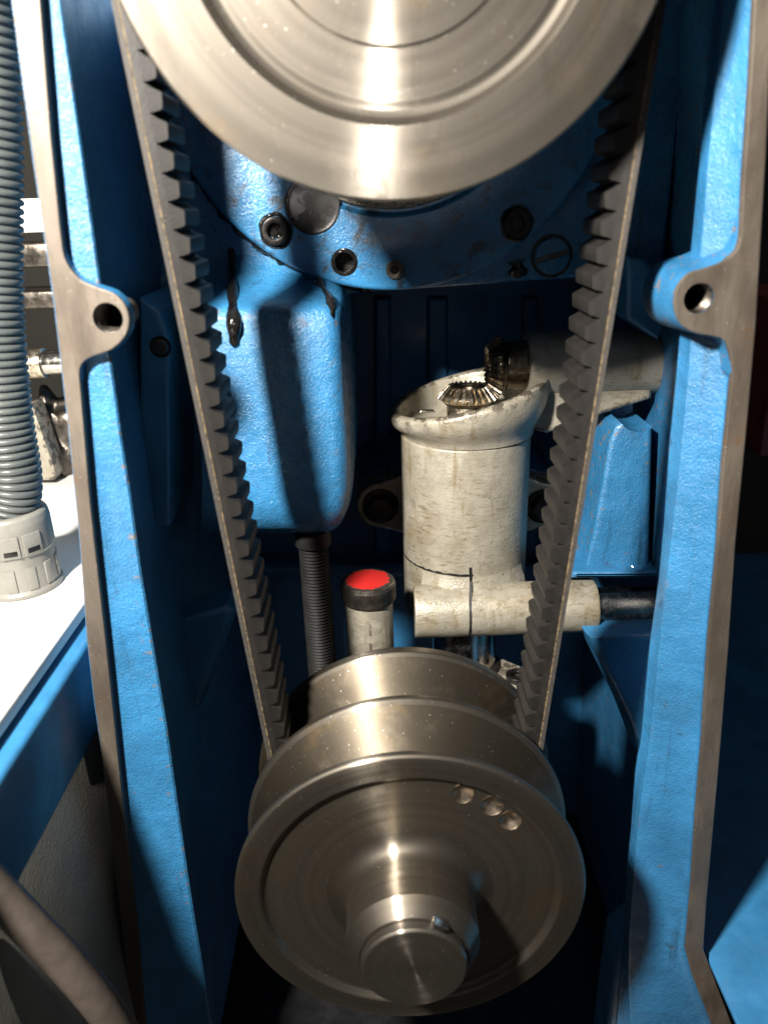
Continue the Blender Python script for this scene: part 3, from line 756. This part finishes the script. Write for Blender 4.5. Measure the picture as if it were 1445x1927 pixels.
# lower bracket under the clamp
zq = at(880, 1262, 470).z
LB = tag(empty('clamp_bracket', (cxp+4, 478, zq-40)), 'oily cast bracket with bright post between cream arm and lower pulley', 'bracket')
wobj('post', mv(lathe(rnd([(0, zq-40), (22.5, zq-40), (22.5, za-14), (0, za-14)], 0.8), 96), (cxp-1, 478, 0)), CHR, LB)
wobj('collar', mv(lathe(rnd([(22, zq-30), (30, zq-30), (31, zq-4), (26, zq+3), (22.6, zq+6)], 2, 4), 96), (cxp-1, 478, 0)), DSTEEL, LB)
c = at(972, 1278, 455)
pts = [(c.x + 15*math.cos(R(a)), 455 + 15*math.sin(R(a))) for a in range(-150, 61, 15)] + [(cxp+10, 500), (cxp-5, 455)]
bm = bmesh.new(); A = [bm.verts.new((x, y, c.z)) for x, y in pts]; B = [bm.verts.new((x, y, c.z-14)) for x, y in pts]
f0 = bm.faces.new(A); bm.faces.new(B[::-1])
for i in range(len(pts)): bm.faces.new((A[i], B[i], B[(i+1) % len(pts)], A[(i+1) % len(pts)]))
bmesh.ops.bevel(bm, geom=f0.edges[:], offset=2.5, segments=3, affect='EDGES', profile=0.5)
lug = wobj('lug', bm, CREAM, LB)
wobj('socket_screw', mv(lathe(rnd([(7.6, -2), (7.6, 4), (4, 4), (4, 0.5), (0, 0.3)], 0.6), 32), (c.x, 455, c.z)), BLK, lug)

# ================================================================== oil filler with red cap
oc = at(692, 1091, 432)
OF = tag(empty('oil_filler', (oc.x, 432, oc.z-90)), 'cream filler pipe with knurled black cap and worn red top', 'filler pipe')
wobj('pipe', mv(lathe(rnd([(0, oc.z-95), (15.2, oc.z-95), (15.2, oc.z-14), (14, oc.z-13)], 0.6), 64), (oc.x, 432, 0)), CREAM, OF)
capb = bmesh.new(); n = 72
rr_ = [(15.6, -13.6), (16.6, -13.0), (17.0, -12.2)]
rings = []
for z_ in [-13.6, -12.8] + [-12.0 + 9.4*i/8 for i in range(9)] + [-2.0, -0.6, 0.0]:
    r_ = 15.8 if z_ <= -13.5 else (16.9 if z_ < -2.5 else (16.9 if z_ < -1 else (16.5 if z_ < -0.2 else 15.6)))
    ring = []
    for i in range(n*2):
        a = 2*math.pi*i/(n*2); k = 0
        if -12.1 <= z_ <= -2.5: k = 0.42*(1 if (i + int(round((z_+12)/1.175))) % 2 else 0)
        ring.append(capb.verts.new(((r_+k)*math.cos(a), (r_+k)*math.sin(a), z_)))
    rings.append(ring)
for A, B in zip(rings, rings[1:]):
    for i in range(2*n): capb.faces.new((A[i], A[(i+1) % (2*n)], B[(i+1) % (2*n)], B[i]))
capb.faces.new(rings[-1])
cap = wobj('knurled_cap', mv(capb, (oc.x, 432, oc.z)), DSTEEL, OF, 20)
rdk = obj('red_top', lathe([(0, 0.25), (14.6, 0.25), (15.0, 0.05)], 64), RED, cap); rdk.location = Vector((oc.x, 432, oc.z+0.05))*0.001

# threaded rod below the block
rt = at(594, 1003, 446); prof = [(0, rt.z-130)]
zz = rt.z-130
while zz < rt.z - 8: prof += [(9.6, zz+0.2), (8.4, zz+1.2)]; zz += 2.3
prof += [(9.6, rt.z-8), (11.5, rt.z-7), (11.5, rt.z+3), (0, rt.z+3)]
tag(wobj('threaded_rod', mv(lathe(prof, 48), (rt.x-2, 446, 0)), m_simple('dull black rod', (0.006, 0.006, 0.006), 0.6, var=0.3, Specular_IOR_Level=0.2)), 'black threaded rod hanging below the blue block', 'threaded rod')

# ================================================================== left side: cabinet, conduit, cable, machinery behind
ze = -202.0
C = tag(empty('control_cabinet', (-230, 330, -520)), 'cabinet at left with sunlit white top, blue band and grey panel', 'cabinet')
xe = atz(150, 1130, ze).x + 3
wobj('top_sheet', box(xe-260, xe, 90, 640, ze-9, ze, 2.0, 3), WHITE, C)
wobj('blue_band', box(xe-258, xe+9, 92, 640, ze-62, ze-11, 3.0, 3), BLUS, C)
wobj('side_panel', box(xe-256, xe+3, 94, 640, ze-460, ze-63, 2.0, 2), GREY, C)

h1 = at(40, 1080, 405); HZ = ze
HO = tag(empty('conduit_hose', (h1.x, 405, ze)), 'grey corrugated conduit hose rising from its connector at left', 'hose')
hc = smoothline([at(x, y, 405) for x, y in ((-50,-140),(-37,0),(-22,173),(-17,311),(-12,588),(8,783),(27,905))] + [Vector((h1.x-1, 405, ze+38))], 40)
cum = [0.0]
for p_, q_ in zip(hc, hc[1:]): cum.append(cum[-1] + (q_-p_).length)
def along(sv):
    for i in range(len(cum)-1):
        if sv <= cum[i+1]:
            t = (sv-cum[i])/max(1e-6, cum[i+1]-cum[i]); return hc[i].lerp(hc[i+1], t), (hc[i+1]-hc[i]).normalized()
    return hc[-1], (hc[-1]-hc[-2]).normalized()
rows = []; z_ = 0.0
while z_ < cum[-1]-4.2:
    for dz, rr in ((0.0, 12.8), (0.5, 14.1), (1.1, 14.6), (2.4, 14.6), (3.0, 14.1), (3.45, 12.8)):
        c_, t_ = along(z_+dz); s1 = t_.cross(Vector((0, 1, 0))).normalized(); s2 = s1.cross(t_)
        rows.append([c_ + s1*rr*math.cos(2*math.pi*k/40) + s2*rr*math.sin(2*math.pi*k/40) for k in range(40)])
    z_ += 4.15
wobj('corrugated_tube', loft(rows, True, True), HOSE, HO, 50)
cn = wobj('connector', mv(lathe(rnd([(0, 0), (22.0, 0), (22.4, 2.5), (20.6, 4), (20.6, 24), (21.8, 25.5), (21.8, 42), (21.0, 46), (19.4, 47.6), (15.8, 47.4), (15.4, 40)], 0.7, 3), 72), (h1.x, 405, ze+0.2)), CONN, HO)
for k in range(12):
    a = 2*math.pi*k/12 + 0.2
    rb = box(-2.6, 2.6, 20.2, 21.3, 4.5, 18, 0.4); bmesh.ops.rotate(rb, verts=rb.verts, cent=(0,0,0), matrix=Matrix.Rotation(a, 3, 'Z'))
    wobj('grip_flat', mv(rb, (h1.x, 405, ze+0.2)), CONN, cn)
for a in (R(200), R(232)):
    rb = box(-5, 5, 21.0, 22.3, 25.5, 38, 0.5); bmesh.ops.rotate(rb, verts=rb.verts, cent=(0,0,0), matrix=Matrix.Rotation(a, 3, 'Z'))
    wobj('latch', mv(rb, (h1.x, 405, ze+0.2)), CONN, cn)
    rb = box(-3.5, 3.5, 21.5, 22.5, 27.0, 30, 0.2); bmesh.ops.rotate(rb, verts=rb.verts, cent=(0,0,0), matrix=Matrix.Rotation(a, 3, 'Z'))
    wobj('latch_slot', mv(rb, (h1.x, 405, ze+0.2)), BLK, cn)

cp = [at(-120, 1560, 225), at(-20, 1665, 228), at(60, 1748, 230), at(130, 1820, 232), at(200, 1905, 235), at(270, 2010, 240)]
tag(wobj('power_cable', tube(smoothline(cp, 8), 7.6, 24), CABLE), 'thick brown cable crossing the lower left corner', 'cable')

def bgbox(name, label, cat, x0, y0, x1, y1, d, th, mat, bev=2.0):
    a, b = at(x0, y1, d), at(x1, y0, d)
    return tag(wobj(name, box(a.x, b.x, d, d+th, a.z, b.z, bev, 3), mat), label, cat)
bgbox('guard_plate', 'bright white plate between conduit and left rim', 'plate', -20, 372, 80, 440, 560, 20, WHITE)
bgbox('slide_bar', 'plain grey steel bar below the white plate', 'bar', -20, 455, 100, 506, 570, 30, DSTEEL)
bgbox('bracket_block', 'brown iron block below the grey steel bar', 'block', -20, 545, 120, 585, 590, 40, DSTEEL)
t_ = tag(empty('spindle_shaft', at(70, 683, 570)), 'oily shaft with shiny collar behind conduit, left of the rim', 'shaft')
s0 = at(70, 683, 570)
wobj('shaft_body', mv(Xrot(lathe(rnd([(0, -60), (9, -60), (9, 60), (0, 60)], 0.5), 40)), s0), CHR, t_)
wobj('collar', mv(Xrot(lathe(rnd([(9, -14), (11, -14), (11, 6), (9, 6)], 0.5), 40)), s0), GEAR, t_)
q = [at(60, 760, 580), at(105, 890, 580), at(100, 905, 580), at(20, 905, 580), at(20, 770, 580)]
tag(wobj('cream_wedge', prism([(p_.x, p_.z) for p_ in q], 580, 600, 2), CREAM), 'pale wedge-shaped plate seen between hose and left rim', 'plate')
bm = bmesh.new(); bmesh.ops.create_icosphere(bm, subdivisions=4, radius=1)
for v in bm.verts:
    k = 1 + 0.12*math.sin(9*v.co.x+3*v.co.z) + 0.1*math.sin(7*v.co.z+5*v.co.y); v.co = Vector((v.co.x*26*k, v.co.y*20*k, v.co.z*48*k))
tag(wobj('rough_casting', mv(bm, at(112, 850, 620)), DSTEEL), 'rough dark iron casting behind the left rim', 'casting')

# ================================================================== right side: plinth and dim shop
pz = atz(1400, 1850, -500).z
PLN = tag(empty('chip_tray', (330, 420, -441)), 'plain blue sheet metal tray at lower right beyond the rim', 'tray')
bm = box(190, 640, 150, 900, -441, -438, 0.8, 2)
wobj('tray_sheet', bm, BLUS, PLN)
bgbox('red_cabinet', 'dull red cabinet in the dark at the right edge', 'cabinet', 1428, 560, 1600, 860, 640, 120, REDD)
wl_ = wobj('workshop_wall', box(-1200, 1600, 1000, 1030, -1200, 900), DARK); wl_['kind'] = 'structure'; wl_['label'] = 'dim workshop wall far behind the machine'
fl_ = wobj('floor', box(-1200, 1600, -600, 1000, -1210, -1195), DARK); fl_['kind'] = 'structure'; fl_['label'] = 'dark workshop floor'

# swarf: small bright chips lying on the ledges
bm = bmesh.new()
def chip(p, l, w):
    a = random.uniform(0, 6.28); u_ = Vector((math.cos(a), 0.3*math.sin(a), math.sin(a)))*l; v_ = Vector((-math.sin(a), 0.4, math.cos(a)))*w
    n_ = u_.cross(v_).normalized()*0.25*l
    A = [bm.verts.new(p + k) for k in (-u_-v_, u_*0.3-v_+n_, u_+v_, -u_*0.2+v_+n_)]
    bm.faces.new((A[0], A[1], A[3])); bm.faces.new((A[1], A[2], A[3]))
zs_ = at(1150, 1076, 455).z + 0.5
for px, py, l in ((1148, 1070, 1.4), (1176, 1071, 2.2), (1190, 1068, 1.2), (1162, 1066, 0.9), (1205, 1070, 1.0)): chip(atz(px, py, zs_), l, l*0.35)
for px, py, l in ((1105, 1372, 1.3), (1122, 1450, 2.6), (1127, 1440, 1.8), (1135, 1400, 0.9), (1150, 1420, 0.8)): chip(at(px, py, BD-1), l, l*0.35)
s_ = wobj('swarf', bm, SWARF, None, 0); s_['kind'] = 'stuff'; s_['label'] = 'tiny bright metal chips scattered on the blue ledges'
